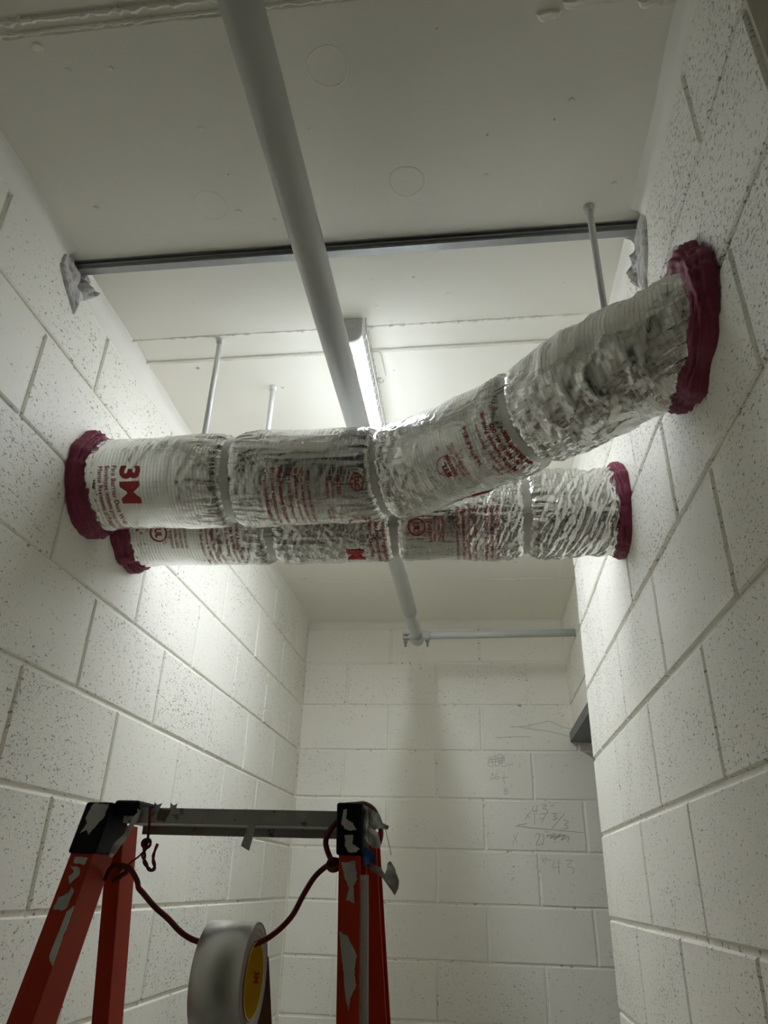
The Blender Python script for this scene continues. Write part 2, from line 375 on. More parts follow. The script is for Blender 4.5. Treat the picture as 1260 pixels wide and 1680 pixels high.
# plaster fillets between wall and ceiling
def fillet(name, x, sgn, y0, y1, w, h, label):
    n = int((y1-y0)/.02); ys = np.linspace(y0, y1, n); V = []; F = []
    for i, y in enumerate(ys):
        a = noise3(np.array([[y*7, x, 1.]]))[0]; b = noise3(np.array([[y*9, x, 9.]]))[0]
        ww = w*(1+.18*a); hh = h*(1+.22*b)
        for dx, dz in ((-.004, -hh-.012), (.0022, -hh), (.0030, -hh*.45), (ww*.45, -hh*.18), (ww, -.0012), (ww+.006, .002), (-.004, .002)):
            V.append((x+sgn*dx, y, ZC+dz))
    for i in range(n-1):
        for q in range(7): F.append((7*i+q, 7*i+(q+1) % 7, 7*(i+1)+(q+1) % 7, 7*(i+1)+q))
    F += [tuple(range(7)), tuple(7*(n-1)+q for q in range(7))]
    return tag(mesh(name, V, F, MPLAST, None, True), label, 'plaster trim', kind='structure')
fillet('trim_1', XL, 1, .1, 1.0, .018, .042, 'smooth plaster fillet along the left ceiling edge, nearer run')
fillet('trim_2', XL, 1, 1.062, YB, .018, .042, 'smooth plaster fillet along the left ceiling edge, farther run beyond the channel')
fillet('trim_3', XR, -1, .0, 1.0, .018, .034, 'smooth plaster fillet along the right ceiling edge, nearer run')
fillet('trim_4', XR, -1, 1.07, YE, .018, .034, 'smooth plaster fillet along the right ceiling edge, farther run beyond the channel')
# back wall fillet
Vb = []; Fb = []
xs = np.linspace(XL, XH, 60)
for x in xs:
    a = noise3(np.array([[x*8, 3., 3.]]))[0]
    for dy, dz in ((.004, -.042*(1+.1*a)), (-.002, -.036), (-.004, -.012), (-.014, -.001), (-.018, .002), (.004, .002)): Vb.append((x, YB+dy, ZC+dz))
for i in range(len(xs)-1):
    for q in range(6): Fb.append((6*i+q, 6*i+(q+1) % 6, 6*i+6+(q+1) % 6, 6*i+6+q))
tag(mesh('trim_5', Vb, Fb, MPLAST, None, True), 'plaster band along the top of the far wall', 'plaster trim', kind='structure')
# seam on the ceiling by the far right corner
box('caulk_bead', (.366, 2.30, ZC-.002), (.373, YB-.01, ZC+.003), MC, ce, .0015)
# steel lintel under the header
lin = empty('steel_lintel', (XH+.1, 2.84, 2.27)); tag(lin, 'grey steel angle lintel under the header in the far right corner', 'lintel')
box('plate', (XH-.004, YE+.004, 2.276), (XH+.19, YB-.004, 2.2845), MSTEEL, lin, .001)
box('flange', (XH-.012, YE+.004, 2.276), (XH-.003, YB-.004, 2.318), MSTEEL, lin, .001)
# ---------------------------------------------------------------- foil wrapped ducts
def hermite(X, Y, x):
    X = np.asarray(X, float); Y = np.asarray(Y, float); m = np.gradient(Y, X)
    x0_ = x; x = np.clip(x, X[0], X[-1]); i = np.clip(np.searchsorted(X, x)-1, 0, len(X)-2); h = X[i+1]-X[i]; t = (x-X[i])/h
    return (2*t**3-3*t**2+1)*Y[i]+(t**3-2*t**2+t)*h*m[i]+(-2*t**3+3*t**2)*Y[i+1]+(t**3-t**2)*h*m[i+1]+(x0_-x)*np.where(x0_ > X[-1], m[-1], m[0])
class Duct:
    def __init__(self, X, Y, R, z, straps, seed, rough, ns=470, nt=400):
        x = np.linspace(XL-.02, XR+.09, ns); y = hermite(X, Y, x); r = hermite(X, R, x)
        T = np.stack([np.gradient(x), np.gradient(y)], -1); ds = np.linalg.norm(T, axis=1); T /= ds[:, None]
        s = np.concatenate([[0], np.cumsum(np.hypot(np.diff(x), np.diff(y)))]); s = s-np.interp(XL+.001, x, s); s_end = np.interp(XR, x, s)
        r = np.maximum(r, .075)
        self.x, self.y, self.s, self.T, self.z, self.ns, self.nt, self.R = x, y, s, T, z, ns, nt, r
        th = np.linspace(0, 2*PI, nt+1)+math.radians(30); self.th = th
        SS, TH = np.meshgrid(s, th, indexing='ij'); A = TH*.095
        self.straps = [np.interp(q, x, s) for q in straps]
        d = np.min([np.abs(SS-q) for q in self.straps], axis=0)
        C3 = np.stack([np.cos(TH)*.095, np.sin(TH)*.095, SS], -1)
        h = np.zeros_like(SS)
        # soft belly between the bands, pinch at the bands
        h -= .0100*np.exp(-(d/.0135)**2)+.004*np.exp(-(d/.05)**2)
        h += .0030*noise3(C3*14+seed)
        # gathers running away from each band
        K = 7.0
        G = np.stack([np.cos(TH)*K, np.sin(TH)*K, SS*6+seed], -1)
        wv = .5*noise3(C3*22+seed*3)
        G[..., 0] += wv; G[..., 1] += wv
        reach = .055+.030*noise3(np.stack([np.cos(TH)*3, np.sin(TH)*3, SS*0+seed], -1))
        G2 = np.stack([np.cos(TH)*17+wv, np.sin(TH)*17+wv, SS*13+seed], -1)
        h += (.0062*ridge(G)+.0026*ridge(G2))*np.exp(-d/reach)*np.clip(d/.012, .25, 1)
        # crumpling
        amp = rough(SS, np.interp(SS, s, x), TH)
        c = .55*ridge(C3*30+seed*2)+.33*ridge(C3*62+seed)+.2*ridge(C3*125+3)
        D = np.stack([SS*55+A*24, A*10-SS*8, SS*0+seed], -1)
        dg = ridge(D)+.5*ridge(D*1.9+7)
        E3 = np.stack([SS*22+A*5+.5*noise3(C3*16), A*8, SS*0+seed*2], -1)
        h += amp[0]*1.7*c+amp[1]*1.5*dg+amp[2]*ridge(E3)
        # pushed in where the sealant grips the ends
        e = np.clip(np.minimum(SS, s_end-SS), 0, 1); h += .0035*ridge(G*.8+11)*np.exp(-e/.03)
        rr = r[:, None]+h
        nx, ny = -T[:, 1], T[:, 0]
        P = np.stack([x[:, None]+nx[:, None]*rr*np.cos(TH), y[:, None]+ny[:, None]*rr*np.cos(TH), z+rr*np.sin(TH)], -1)
        P[..., 0] = np.clip(P[..., 0], XL+.001, XR-.001)
        self.P = P; self.UV = np.stack([SS, A], -1)
        self.nrm = np.stack([nx[:, None]*np.cos(TH), ny[:, None]*np.cos(TH), np.sin(TH)], -1)
    def at(self, s, th, off):
        fi = np.interp(s, self.s, np.arange(self.ns)); fj = ((np.asarray(th)-self.th[0]) % (2*PI))/(2*PI)*self.nt
        i = np.clip(fi.astype(int), 0, self.ns-2); j = np.clip(fj.astype(int), 0, self.nt-1); a = (fi-i)[:, None]; b = (fj-j)[:, None]
        g = lambda Q: Q[i, j]*(1-a)*(1-b)+Q[i+1, j]*a*(1-b)+Q[i, j+1]*(1-a)*b+Q[i+1, j+1]*a*b
        return g(self.P)+g(self.nrm)*off
    def build(self, parent):
        n, m = self.ns, self.nt+1; V = self.P.reshape(-1, 3)
        F = [(i*m+j, (i+1)*m+j, (i+1)*m+j+1, i*m+j+1) for i in range(n-1) for j in range(m-1)]
        self.wrap = mesh('wrap', V, F, MFOIL, parent, True, self.UV.reshape(-1, 2))
        for q, (bt, bl) in zip(self.straps, self.buckles): self.band(q, parent, bt, bl)
    def band(self, q, parent, bth, blen, w=.0185):
        V = []; F = []; n = 96; th = np.linspace(0, 2*PI, n+1)[:-1]+.01
        prof = [(-w/2, -.001), (-w/2, .0022), (-w/2+.001, .0030), (w/2-.001, .0030), (w/2, .0022), (w/2, -.001)]
        rad = np.array([np.linalg.norm((self.at(np.full(5, q)+np.linspace(-.006, .006, 5), np.full(5, t), 0.)-self.ctr(q))-0, axis=1).mean() for t in th])
        rad = np.convolve(np.concatenate([rad[-6:], rad, rad[:6]]), np.ones(13)/13, 'valid')+.0002
        for (ds, dr) in prof:
            for k, t in enumerate(th): V.append(self.pt(q+ds, t, rad[k]+dr, q))
        for a in range(len(prof)-1):
            for k in range(n):
                k2 = (k+1) % n; F.append((a*n+k, a*n+k2, (a+1)*n+k2, (a+1)*n+k))
        st = mesh('strap', V, F, MSTRAP, parent, False); st['label'] = 'stainless steel banding strap'
        # buckle: raised clip with two ears
        for (t0, t1, ww, hh) in ((bth, bth+blen, w+.001, .0048), (bth-.045, bth-.005, w+.007, .0068), (bth+blen+.0, bth+blen+.03, w+.004, .0058)):
            ts = np.linspace(t0, t1, 6); V = []; F = []
            rr = np.interp(ts, th, rad)
            for t, r0 in zip(ts, rr):
                for ds, dr in ((-ww/2, .001), (-ww/2, hh), (ww/2, hh), (ww/2, .001)): V.append(self.pt(q+ds, t, r0+dr, q))
            for i in range(5):
                for a in range(4): F.append((4*i+a, 4*i+(a+1) % 4, 4*i+4+(a+1) % 4, 4*i+4+a))
            F += [(0, 1, 2, 3), (23, 22, 21, 20)]
            mesh('buckle', V, F, MSTRAP, st, False)
    def ctr(self, q):
        return np.array([np.interp(q, self.s, self.x), np.interp(q, self.s, self.y), self.z])
    def pt(self, s, t, r, q):
        c = self.ctr(q); T = np.array([np.interp(q, self.s, self.T[:, 0]), np.interp(q, self.s, self.T[:, 1])]); T /= np.linalg.norm(T)
        return (c[0]+T[0]*(s-q)-T[1]*r*math.cos(t), c[1]+T[1]*(s-q)+T[0]*r*math.cos(t), c[2]+r*math.sin(t))
def box01(x, a, b, w=.03): return 1/(1+np.exp(-(x-a)/w*4))*1/(1+np.exp((x-b)/w*4))
def rough_front(SS, X, TH):
    up = 1/(1+np.exp((np.sin(TH-math.radians(120)))*4))         # 0..1
    topside = np.clip(np.cos(TH-math.radians(100)), 0, 1)
    low = np.clip(np.cos(TH-math.radians(268)), 0, 1)
    c = .0005+.0009*box01(X, -.46, -.17)*topside+.0015*box01(X, -.17, -.075, .02)+.0005*box01(X, .10, .36)+.0015*box01(X, .13, .30)*low+.0014*box01(X, -.83, -.755, .01)
    d = .0004+.0003*box01(X, .16, .34)
    return c, d+0*X, .0034*box01(X, .17, .42)+0*X
def rough_rear(SS, X, TH):
    c = .0007+.0010*box01(X, -.42, -.20)+.0010*box01(X, -.83, -.74, .02)+.0012*box01(X, -.02, .12)
    d = .0006+.0026*box01(X, .15, .36)+.0016*box01(X, .0, .12)
    return c, d+0*X, 0*X
DF = Duct([-.813, -.5, -.3, -.15, 0, .12, .22, .344], [1.294, 1.290, 1.289, 1.280, 1.194, 1.101, 1.005, .893],
          [.0955, .0985, .0985, .0945, .0945, .0925, .0955, .083], 2.449, [-.487, -.166, .118], 3.3, rough_front)
DF.buckles = [(math.radians(207), .05), (math.radians(196), .07), (math.radians(168), .05)]
DR = Duct([-.813, -.5, -.2, .1, .344], [1.497, 1.497, 1.497, 1.497, 1.497], [.096, .098, .097, .098, .092], 2.452, [-.452, -.166, .128], 8.8, rough_rear)
DR.buckles = [(math.radians(225), .05), (math.radians(212), .08), (math.radians(205), .05)]
df = empty('insulated_duct', (XL+.58, 1.29, 2.35)); tag(df, 'nearer foil-wrapped duct, bending towards the right wall, with red lettering', 'duct', 'foil-wrapped ducts')
DF.build(df)
dr = empty('insulated_duct', (XL+.58, 1.497, 2.35)); tag(dr, 'farther straight foil-wrapped duct, half hidden below the bent one', 'duct', 'foil-wrapped ducts')
DR.build(dr)
# ---------------------------------------------------------------- red lettering on the wrap
def text_mesh(body, bold=0.0):
    cu = bpy.data.curves.new('t', 'FONT'); cu.body = body; cu.size = 1; cu.resolution_u = 3; cu.offset = bold; cu.space_character = 1.0
    ob = bpy.data.objects.new('t', cu); COL.objects.link(ob); bpy.context.view_layer.update()
    me = bpy.data.meshes.new_from_object(ob.evaluated_get(bpy.context.evaluated_depsgraph_get()))
    bpy.data.objects.remove(ob); bpy.data.curves.remove(cu); return me
def refine(bm, mx):
    for _ in range(6):
        bmesh.ops.triangulate(bm, faces=[f for f in bm.faces if len(f.verts) > 3])
        es = [e for e in bm.edges if e.calc_length() > mx]
        if not es: break
        bmesh.ops.subdivide_edges(bm, edges=es, cuts=1)
def stamp(D, bm, s0, th0, mode, name='printed_text', off=.0017):
    refine(bm, .006)
    co = np.array([v.co for v in bm.verts]); R = .097
    if mode == 'down': ss, tt = s0+co[:, 1], math.radians(th0)+co[:, 0]/R
    else: ss, tt = s0-co[:, 1], math.radians(th0)-co[:, 0]/R
    P = D.at(ss, tt, off)
    for v, p in zip(bm.verts, P): v.co = p
    me = bpy.data.meshes.new(name); bm.to_mesh(me); bm.free(); me.materials.append(MRED)
    o = link(bpy.data.objects.new(name, me), D.wrap); return o
def words(D, body, s0, th0, length, height, mode='down', bold=0.0):
    me = text_mesh(body, bold); bm = bmesh.new(); bm.from_mesh(me); bpy.data.meshes.remove(me)
    co = np.array([v.co for v in bm.verts]); lo, hi = co.min(0), co.max(0)
    kx = length/(hi[0]-lo[0]); ky = height/.72
    for v in bm.verts: v.co = ((v.co.x-lo[0])*kx, v.co.y*ky, 0)
    bmesh.ops.remove_doubles(bm, verts=bm.verts[:], dist=1e-5)
    return stamp(D, bm, s0, th0, mode)
def ring(D, r0, r1, s0, th0, mode='down', a0=0, a1=360):
    bm = bmesh.new(); n = 64; full = a1-a0 >= 360; A = []; B = []
    for i in range(n+(0 if full else 1)):
        t = math.radians(a0+(a1-a0)*i/n); A.append(bm.verts.new((r0*math.cos(t), r0*math.sin(t), 0))); B.append(bm.verts.new((r1*math.cos(t), r1*math.sin(t), 0)))
    for i in range(n): 
        j = (i+1) % len(A); bm.faces.new((A[i], A[j], B[j], B[i]))
    return stamp(D, bm, s0, th0, mode, 'printed_ring')
def arcwords(D, body, r, s0, th0, a_mid, h, mode='down', step=None):
    n = len(body); step = step or h*1.0/r
    for i, chx in enumerate(body):
        if chx == ' ': continue
        me = text_mesh(chx); bm = bmesh.new(); bm.from_mesh(me); bpy.data.meshes.remove(me)
        if not bm.verts: bm.free(); continue
        a = math.radians(a_mid)-(i-(n-1)/2)*step; co = np.array([v.co for v in bm.verts]); cx_ = (co[:, 0].min()+co[:, 0].max())/2; k = h/.72
        for v in bm.verts:
            x, y = (v.co.x-cx_)*k*.8, v.co.y*k; v.co = ((r+y)*math.cos(a)+x*math.sin(a), (r+y)*math.sin(a)-x*math.cos(a), 0)
        stamp(D, bm, s0, th0, mode)
F_ = DF
words(F_, '3M', .1125, 187.5, .078, .0400, bold=.034)
words(F_, 'Fire Barrier Duct Wrap', .0925, 187, .138, .0098)
words(F_, 'Enveloppe isolante pour conduits', .0775, 187, .165, .0098)
words(F_, 'Manto Resistente al Fuego', .0625, 187, .145, .0098)
ring(F_, .0150, .0172, .601, 218); words(F_, 'ULC', .5945, 211, .024, .0130, bold=.03)
words(F_, 'LISTED', .5560, 209.5, .036, .0085)
words(F_, 'CLASSIFICATION', .5450, 211, .040, .0050); words(F_, 'FIRE RESISTANCE', .5355, 211, .042, .0050)
words(F_, '3M is a trademark of 3M Company.', .5010, 203, .128, .0072)
words(F_, '3M est une marque de commerce de 3M.', .4880, 203, .138, .0072)
words(F_, '3M es una marca de comercio de 3M.', .4750, 199, .138, .0072)
words(F_, '\u00a9 3M 2012. All rights reserved.', .4600, 199, .134, .0072)
words(F_, 'Fire Resistive Enclosure', .4420, 198, .136, .0085, bold=.012)
words(F_, 'Enceinte r\u00e9sistante au feu', .4265, 198, .136, .0085)
words(F_, 'Cerramiento Resistente al Fuego', .4110, 198, .150, .0085)
words(F_, 'DUCT ASSEMBLY', .5400, 249, .040, .0050); words(F_, 'FOR USE IN', .5550, 254, .036, .0050); words(F_, 'SYSTEM', .5320, 253, .032, .0050)
ring(F_, .0200, .0220, .590, 285); arcwords(F_, 'CLASSIFIED', .0245, .590, 285, 90, .0065)
# bent run: lettering reads upwards
ring(F_, .0195, .0205, .835, 230, 'up', 200, 500); words(F_, 'ETL', .836, 242, .030, .010, 'up', bold=.03)
words(F_, 'c', .846, 251, .004, .006, 'up'); words(F_, 'us', .833, 210, .008, .006, 'up')
words(F_, 'Intertek', .8480, 244, .046, .0105, 'up', bold=.02)
words(F_, 'FIRE RESISTANT DUCT', .8600, 249, .068, .0058, 'up'); words(F_, 'SEE INTERTEK DIRECTORY', .8690, 250, .072, .0058, 'up')
words(F_, '34-8704-8785-6', .9060, 244, .080, .0095, 'up')
words(F_, 'reservados', .9310, 229, .048, .0080, 'up'); words(F_, 'Canada.', .9220, 268, .032, .0080, 'up'); words(F_, 'Canad\u00e1. Todos derechos', .9345, 274, .066, .0076, 'up')
words(F_, '3M\u2122 Fire Protection Products', .9500, 274, .140, .0095, 'up', bold=.018)
words(F_, 'St. Paul, MN 55144-1000', .9640, 274, .112, .0095, 'up', bold=.018)
words(F_, 'www.3M.com/firestop', .9780, 278, .100, .0095, 'up', bold=.018)
ring(F_, .0105, .0225, .838, 303, 'up'); arcwords(F_, 'LABORATORIES', .0250, .838, 303, 90, .0065, 'up')
words(F_, 'R 2012', 1.235, 282, .030, .010, 'up')
# straight duct
B_ = DR
ring(B_, .0180, .0206, .106, 218); words(B_, 'UL', .0990, 212, .021, .0145, bold=.03); arcwords(B_, 'CLASSIFIED', .0230, .106, 218, 90, .0060)
for k, (t_, s_) in enumerate((('LISTED FIRE RESISTIVE DUCT', .133), ('WRAP MATERIAL CLASSIFIED', .144), ('DUCT ASSEMBLY SYSTEM', .155), ('RESISTANCE DIRECTORY 90GP', .166))): words(B_, t_, s_, 205, .060, .0060)
for k, (t_, s_) in enumerate((('Marcas de 3M. Used under license in Canada', .204), ('Marque de commerce de 3M. Utilis\u00e9e sous', .217), ('licence au Canada. Todos los derechos', .230), ('reservados. Tous droits r\u00e9serv\u00e9s.', .243))): words(B_, t_, s_, 190, .150, .0076)
for k, (t_, s_) in enumerate((('Fire Resistive: Do Not Remove or Cover', .262), ('Resistant au feu: Ne pas retirer', .275), ('Resistente al fuego: No retirar', .288))): words(B_, t_, s_, 190, .145, .0085)
words(B_, 'M', .5380, 251, .040, .0400, bold=.034)
words(B_, 'Fire Barrier Duct Wrap', .5920, 196, .120, .0098); words(B_, 'Enveloppe isolante pour conduits', .6070, 192, .155, .0098); words(B_, 'Manto especial Fuego de ductos', .6220, 192, .150, .0098)
ring(B_, .0165, .0200, .700, 219); words(B_, 'UL', .6925, 213, .021, .0140, bold=.03); arcwords(B_, 'CLASSIFIED', .0230, .700, 219, 120, .0068)
for t_, s_ in (('LISTED FIRE RESISTIVE', .727), ('WRAP MATERIAL ASSEMBLY', .736), ('DUCT SYSTEM DIRECTORY', .745), ('RESISTANCE 90GP', .754)): words(B_, t_, s_, 206, .058, .0058)
for t_, s_ in (('Marcas de 3M. Used under license in Canada', .786), ('Marque de commerce de 3M. Utilis\u00e9e sous', .799), ('licence au Canada. Todos los derechos', .812), ('reservados. Tous droits', .825)): words(B_, t_, s_, 195, .150, .0076)
for t_, s_ in (('Fire Resistive: Do Not Remove', .848), ('Resistant au feu: Ne pas retirer.', .861), ('Resistente al fuego: No retirar', .874)): words(B_, t_, s_, 195, .140, .0085)
# ---------------------------------------------------------------- maroon firestop sealant where the ducts meet the walls
def sealant(x, sgn, y, z, ry, rz, depth, lip, seed, label):
    nt, npf = 220, 22; V = []; F = []
    for i in range(nt):
        t = 2*PI*i/nt; ct, sn = math.cos(t), math.sin(t)
        a = noise3(np.array([[ct*2.2, sn*2.2, seed]]))[0]; b = noise3(np.array([[ct*7, sn*7, seed+4]]))[0]; c = noise3(np.array([[ct*19, sn*19, seed+9]]))[0]
        lo = lip*(1+.45*a+.13*b+.06*c); dp = depth*(1+.22*a+.09*b+.08*c)
        for k in range(npf):
            u = k/(npf-1)            # 0 outer edge on the wall -> 1 inner edge on the duct
            ang = PI*.5*u
            out = lo*math.cos(ang)**.75; dx = dp*math.sin(ang)**.8
            w = noise3(np.array([[ct*2.5, sn*2.5, seed+u*6]]))[0]*.004+noise3(np.array([[ct*2+u*2, sn*2, seed+u*14]]))[0]*.003
            sm = min(1, u*5)*min(1, (1-u)*5+.3)
            V.append((x+sgn*(dx+w*sm-.0005), y+(ry+out+w*sm*.8)*ct, z+(rz+out+w*sm*.8)*sn))
        V.append((x+sgn*(dp*.6), y+(ry-.012)*ct, z+(rz-.012)*sn))
    m = npf+1
    for i in range(nt):
        j = (i+1) % nt
        for k in range(m-1): F.append((i*m+k, i*m+k+1, j*m+k+1, j*m+k))
    return tag(mesh('firestop_sealant', V, F, MSEAL, None, True), label, 'sealant', 'sealant rings at the duct ends')
sealant(XL, 1, 1.294, 2.449, .094, .094, .034, .022, 1.7, 'maroon sealant ring where the nearer duct meets the left wall')
sealant(XL, 1, 1.497, 2.452, .095, .095, .034, .020, 5.1, 'maroon sealant ring where the farther duct meets the left wall, partly covered')
sealant(XR, -1, .898, 2.449, .098, .083, .030, .034, 9.4, 'broad maroon sealant ring where the bent duct meets the right wall')
sealant(XR, -1, 1.497, 2.452, .090, .090, .026, .020, 13.2, 'narrow maroon sealant ring where the straight duct meets the right wall')
# ---------------------------------------------------------------- sprinkler pipe
sp = empty('sprinkler_pipe', (-.25, 2.0, 2.63)); tag(sp, 'thick grey-white painted pipe running under the ceiling, with a thin branch at its far end', 'pipe')
PA, PB = np.array([-.2795, -1.4, 2.664]), np.array([-.2370, 3.085, 2.655])
pp = lambda y: PA+(PB-PA)*((y-PA[1])/(PB[1]-PA[1]))
tube('main_pipe', [PA, pp(.5), pp(1.5), pp(2.71)], .0280, MPIPE, sp, 40)
tube('end_pipe', [pp(2.70), pp(2.9), PB], .0262, MPIPE, sp, 36)
tube('end_cap', [pp(3.078), pp(3.09), pp(3.10), pp(3.104)], [.0275, .0275, .024, .012], MPIPE, sp, 36)
yc = 3.03; c0 = pp(yc)
tube('branch_pipe', [c0+[.03, 0, .0], c0+[.12, 0, .002], (XH+.004, yc-.01, c0[2]+.004)], .0165, MPIPE, sp, 24)
tube('branch_socket', [c0+[.020, 0, 0], c0+[.055, 0, 0], c0+[.056, 0, 0]], [.0215, .0215, .018], MPIPE, sp, 24)
# mechanical tee: strap round the pipe with two bolted ears
V = []; F = []; th = np.linspace(math.radians(185), math.radians(355), 30)
for y0 in (-.022, .022):
    for r in (.0265, .0345):
        for t in th: V.append((c0[0]+r*math.cos(t), yc+y0, c0[2]+r*math.sin(t)))
n = 30
for a, b in ((0, 1), (1, 3), (3, 2), (2, 0)):
    for i in range(n-1): F.append((a*n+i, b*n+i, b*n+i+1, a*n+i+1))
cl = mesh('clamp', V, F, MPIPE, sp, False)
for sg in (-1, 1):
    bmc = bmesh.new()
    bm_box(bmc, (c0[0]+sg*.045-.015, yc-.018, c0[2]-.016), (c0[0]+sg*.045+.015, yc+.018, c0[2]-.006), .003)
    from_bm('clamp_ear', bmc, MPIPE, cl); bmc = bmesh.new()
    bm_box(bmc, (c0[0]+sg*.045-.015, yc-.018, c0[2]+.002), (c0[0]+sg*.045+.015, yc+.018, c0[2]+.011), .003)
    from_bm('clamp_ear', bmc, MPIPE, cl)
for sg in (-1, 1):
    x = c0[0]+sg*.048
    tube('bolt', [(x, yc, c0[2]-.048), (x, yc, c0[2]+.016)], .0048, MGALV, cl, 10)
    tube('nut', [(x, yc, c0[2]-.030), (x, yc, c0[2]-.017)], .0095, MGALV, cl, 6, False)
# ---------------------------------------------------------------- hanger rods
def rod(x, y, z0, label, r=.0062):
    e = empty('hanger_rod', (x, y, z0)); tag(e, label, 'rod', 'duct hanger rods')
    tube('rod', [(x, y, z0), (x, y, (z0+ZC)/2), (x, y, ZC+.003)], r, MROD, e, 14)
    tube('anchor', [(x, y, ZC-.012), (x, y, ZC-.004), (x, y, ZC+.003)], [r*1.45, r*1.55, r*1.9], MROD, e, 16)
    tube('nut', [(x, y, z0+.004), (x, y, z0+.015)], r*1.75, MROD, e, 6, False)
rod(-.579, 1.294, 2.543, 'white hanger rod above the nearer duct, left of the pipe')
rod(-.499, 1.488, 2.545, 'white hanger rod above the farther duct, left of the pipe')
rod(.246, .988, 2.535, 'white hanger rod right of the pipe, close to the right wall')
# small hanger bracket folded over the wrap beside the first rod
# ---------------------------------------------------------------- metal channel with plastered ends
chn = empty('metal_channel', (-.23, 1.033, ZC-.03)); tag(chn, 'galvanised metal channel spanning the ceiling from wall to wall', 'channel')
x0, x1 = XL+.004, XR-.004
box('web', (x0, 1.033, ZC-.018), (x1, 1.050, ZC-.0155), MGALV, chn)
box('side', (x0, 1.033, ZC-.0156), (x1, 1.0352, ZC+.0), MGALV, chn)
box('side', (x0, 1.0478, ZC-.0156), (x1, 1.050, ZC+.0), MGALV, chn)
box('lip', (x0, 1.028, ZC-.0105), (x1, 1.0332, ZC-.0088), MGALV, chn)
box('lip', (x0, 1.025, ZC-.0030), (x1, 1.0332, ZC-.0002), MGALV, chn)
pt = empty('plaster_patch', (XL, 1.03, 2.76)); tag(pt, 'torn mortar patch round the left end of the metal channel', 'patch', 'rough mortar patches')
lump([(XL, .985, 2.838), (XL, 1.005, 2.842), (XL, 1.06, 2.825), (XL, 1.09, 2.800), (XL, 1.075, 2.765), (XL, 1.075, 2.735), (XL, 1.04, 2.755), (XL, 1.01, 2.775), (XL, .985, 2.800)], .016, MPATCH, pt, 'patch_body', 2.0, (1, 0, 0))
lump([(XL, 1.045, 2.842), (XL, 1.09, 2.838), (XL, 1.105, 2.815), (XL, 1.085, 2.79), (XL, 1.05, 2.80)], .034, MPATCH, pt, 'patch_lump', 5.0, (1, 0, 0))
pt = empty('plaster_patch', (XR, 1.03, 2.72)); tag(pt, 'torn mortar patch round the right end of the metal channel', 'patch', 'rough mortar patches')
lump([(XR, .985, 2.835), (XR, 1.02, 2.842), (XR, 1.07, 2.82), (XR, 1.085, 2.77), (XR, 1.08, 2.70), (XR, 1.055, 2.66), (XR, 1.035, 2.70), (XR, 1.00, 2.74), (XR, .98, 2.79)], .012, MPATCH, pt, 'patch_body', 7.0, (-1, 0, 0))
lump([(XR, 1.055, 2.80), (XR, 1.085, 2.79), (XR, 1.10, 2.745), (XR, 1.075, 2.72), (XR, 1.055, 2.75)], .026, MPATCH, pt, 'patch_lump', 3.0, (-1, 0, 0))
pt = empty('plaster_patch', (XR, .87, 2.57)); tag(pt, 'rough gouged patch on the right wall above the broad sealant ring', 'patch', 'rough mortar patches')
lump([(XR, .905, 2.635), (XR, .925, 2.60), (XR, .975, 2.56), (XR, 1.00, 2.53), (XR, .96, 2.525), (XR, .915, 2.55), (XR, .88, 2.575), (XR, .865, 2.60), (XR, .885, 2.625)], .007, MPATCH, pt, 'patch_body', 9.0, (-1, 0, 0))
lump([(XR, .845, 2.58), (XR, .855, 2.56), (XR, .845, 2.525), (XR, .835, 2.545)], .006, MPATCH, pt, 'patch_lump', 4.0, (-1, 0, 0))
# ---------------------------------------------------------------- ceiling light
cx, ya, yb_ = -.2515, 1.25, 2.46; w, hh = .047, .066
lt = empty('ceiling_light', (cx, (ya+yb_)/2, ZC)); tag(lt, 'lit tubular strip light on the ceiling behind a wire guard', 'light')
box('housing', (cx-w/2-.001, ya+.004, ZC-.040), (cx+w/2+.001, yb_-.004, ZC-.0005), MCAP, lt, .002)
def dprof(w, z0, h, n=16):
    r = w/2; pts = [(-r, z0)]+[(r*math.cos(PI+PI*i/n), z0-h+r+r*math.sin(PI+PI*i/n)) for i in range(n+1)]+[(r, z0)]
    return pts
def extr(name, prof, y0, y1, mat, parent, smooth=False):
    n = len(prof); V = [(cx+a, y0, b) for a, b in prof]+[(cx+a, y1, b) for a, b in prof]
    F = [(i, (i+1) % n, n+(i+1) % n, n+i) for i in range(n)]+[tuple(range(n))[::-1], tuple(range(n, 2*n))]
    return mesh(name, V, F, mat, parent, smooth)
extr('diffuser', dprof(w-.002, ZC-.038, hh-.040), ya+.006, yb_-.006, MLAMP, lt)
for y0, y1 in ((ya, ya+.007), (yb_-.007, yb_)):
    e = extr('end_cap', dprof(w+.002, ZC-.0005, hh), y0, y1, MCAP, lt)
t = np.linspace(0, 2*PI, 25)
tube('knockout_ring', np.stack([cx+.0105*np.cos(t), t*0+ya-.0002, ZC-.021+.0105*np.sin(t)], -1), .0006, MCAP, lt, 6)
parts = []
gr = w/2+.009; gz = ZC-hh+w/2
arc = [(cx-gr, ZC-.002)]+[(cx+gr*math.cos(a), gz+gr*math.sin(a)) for a in np.linspace(PI, 2*PI, 14)]+[(cx+gr, ZC-.002)]
for y in np.arange(ya+.012, yb_, .0255):
    parts.append(tube_data([(a, y+(.004 if i in (0, len(arc)-1) else 0), b) for i, (a, b) in enumerate(arc)], .00055, 5))
for a in (PI, 1.5*PI, 2*PI):
    ys = np.linspace(ya+.008, yb_, 90)
    parts.append(tube_data(np.stack([cx+(gr+.0015)*math.cos(a)+ys*0+(.0012*np.sin(ys*250) if a > 6 else 0), ys, gz+(gr+.0015)*math.sin(a)+ys*0], -1), .0007, 5))
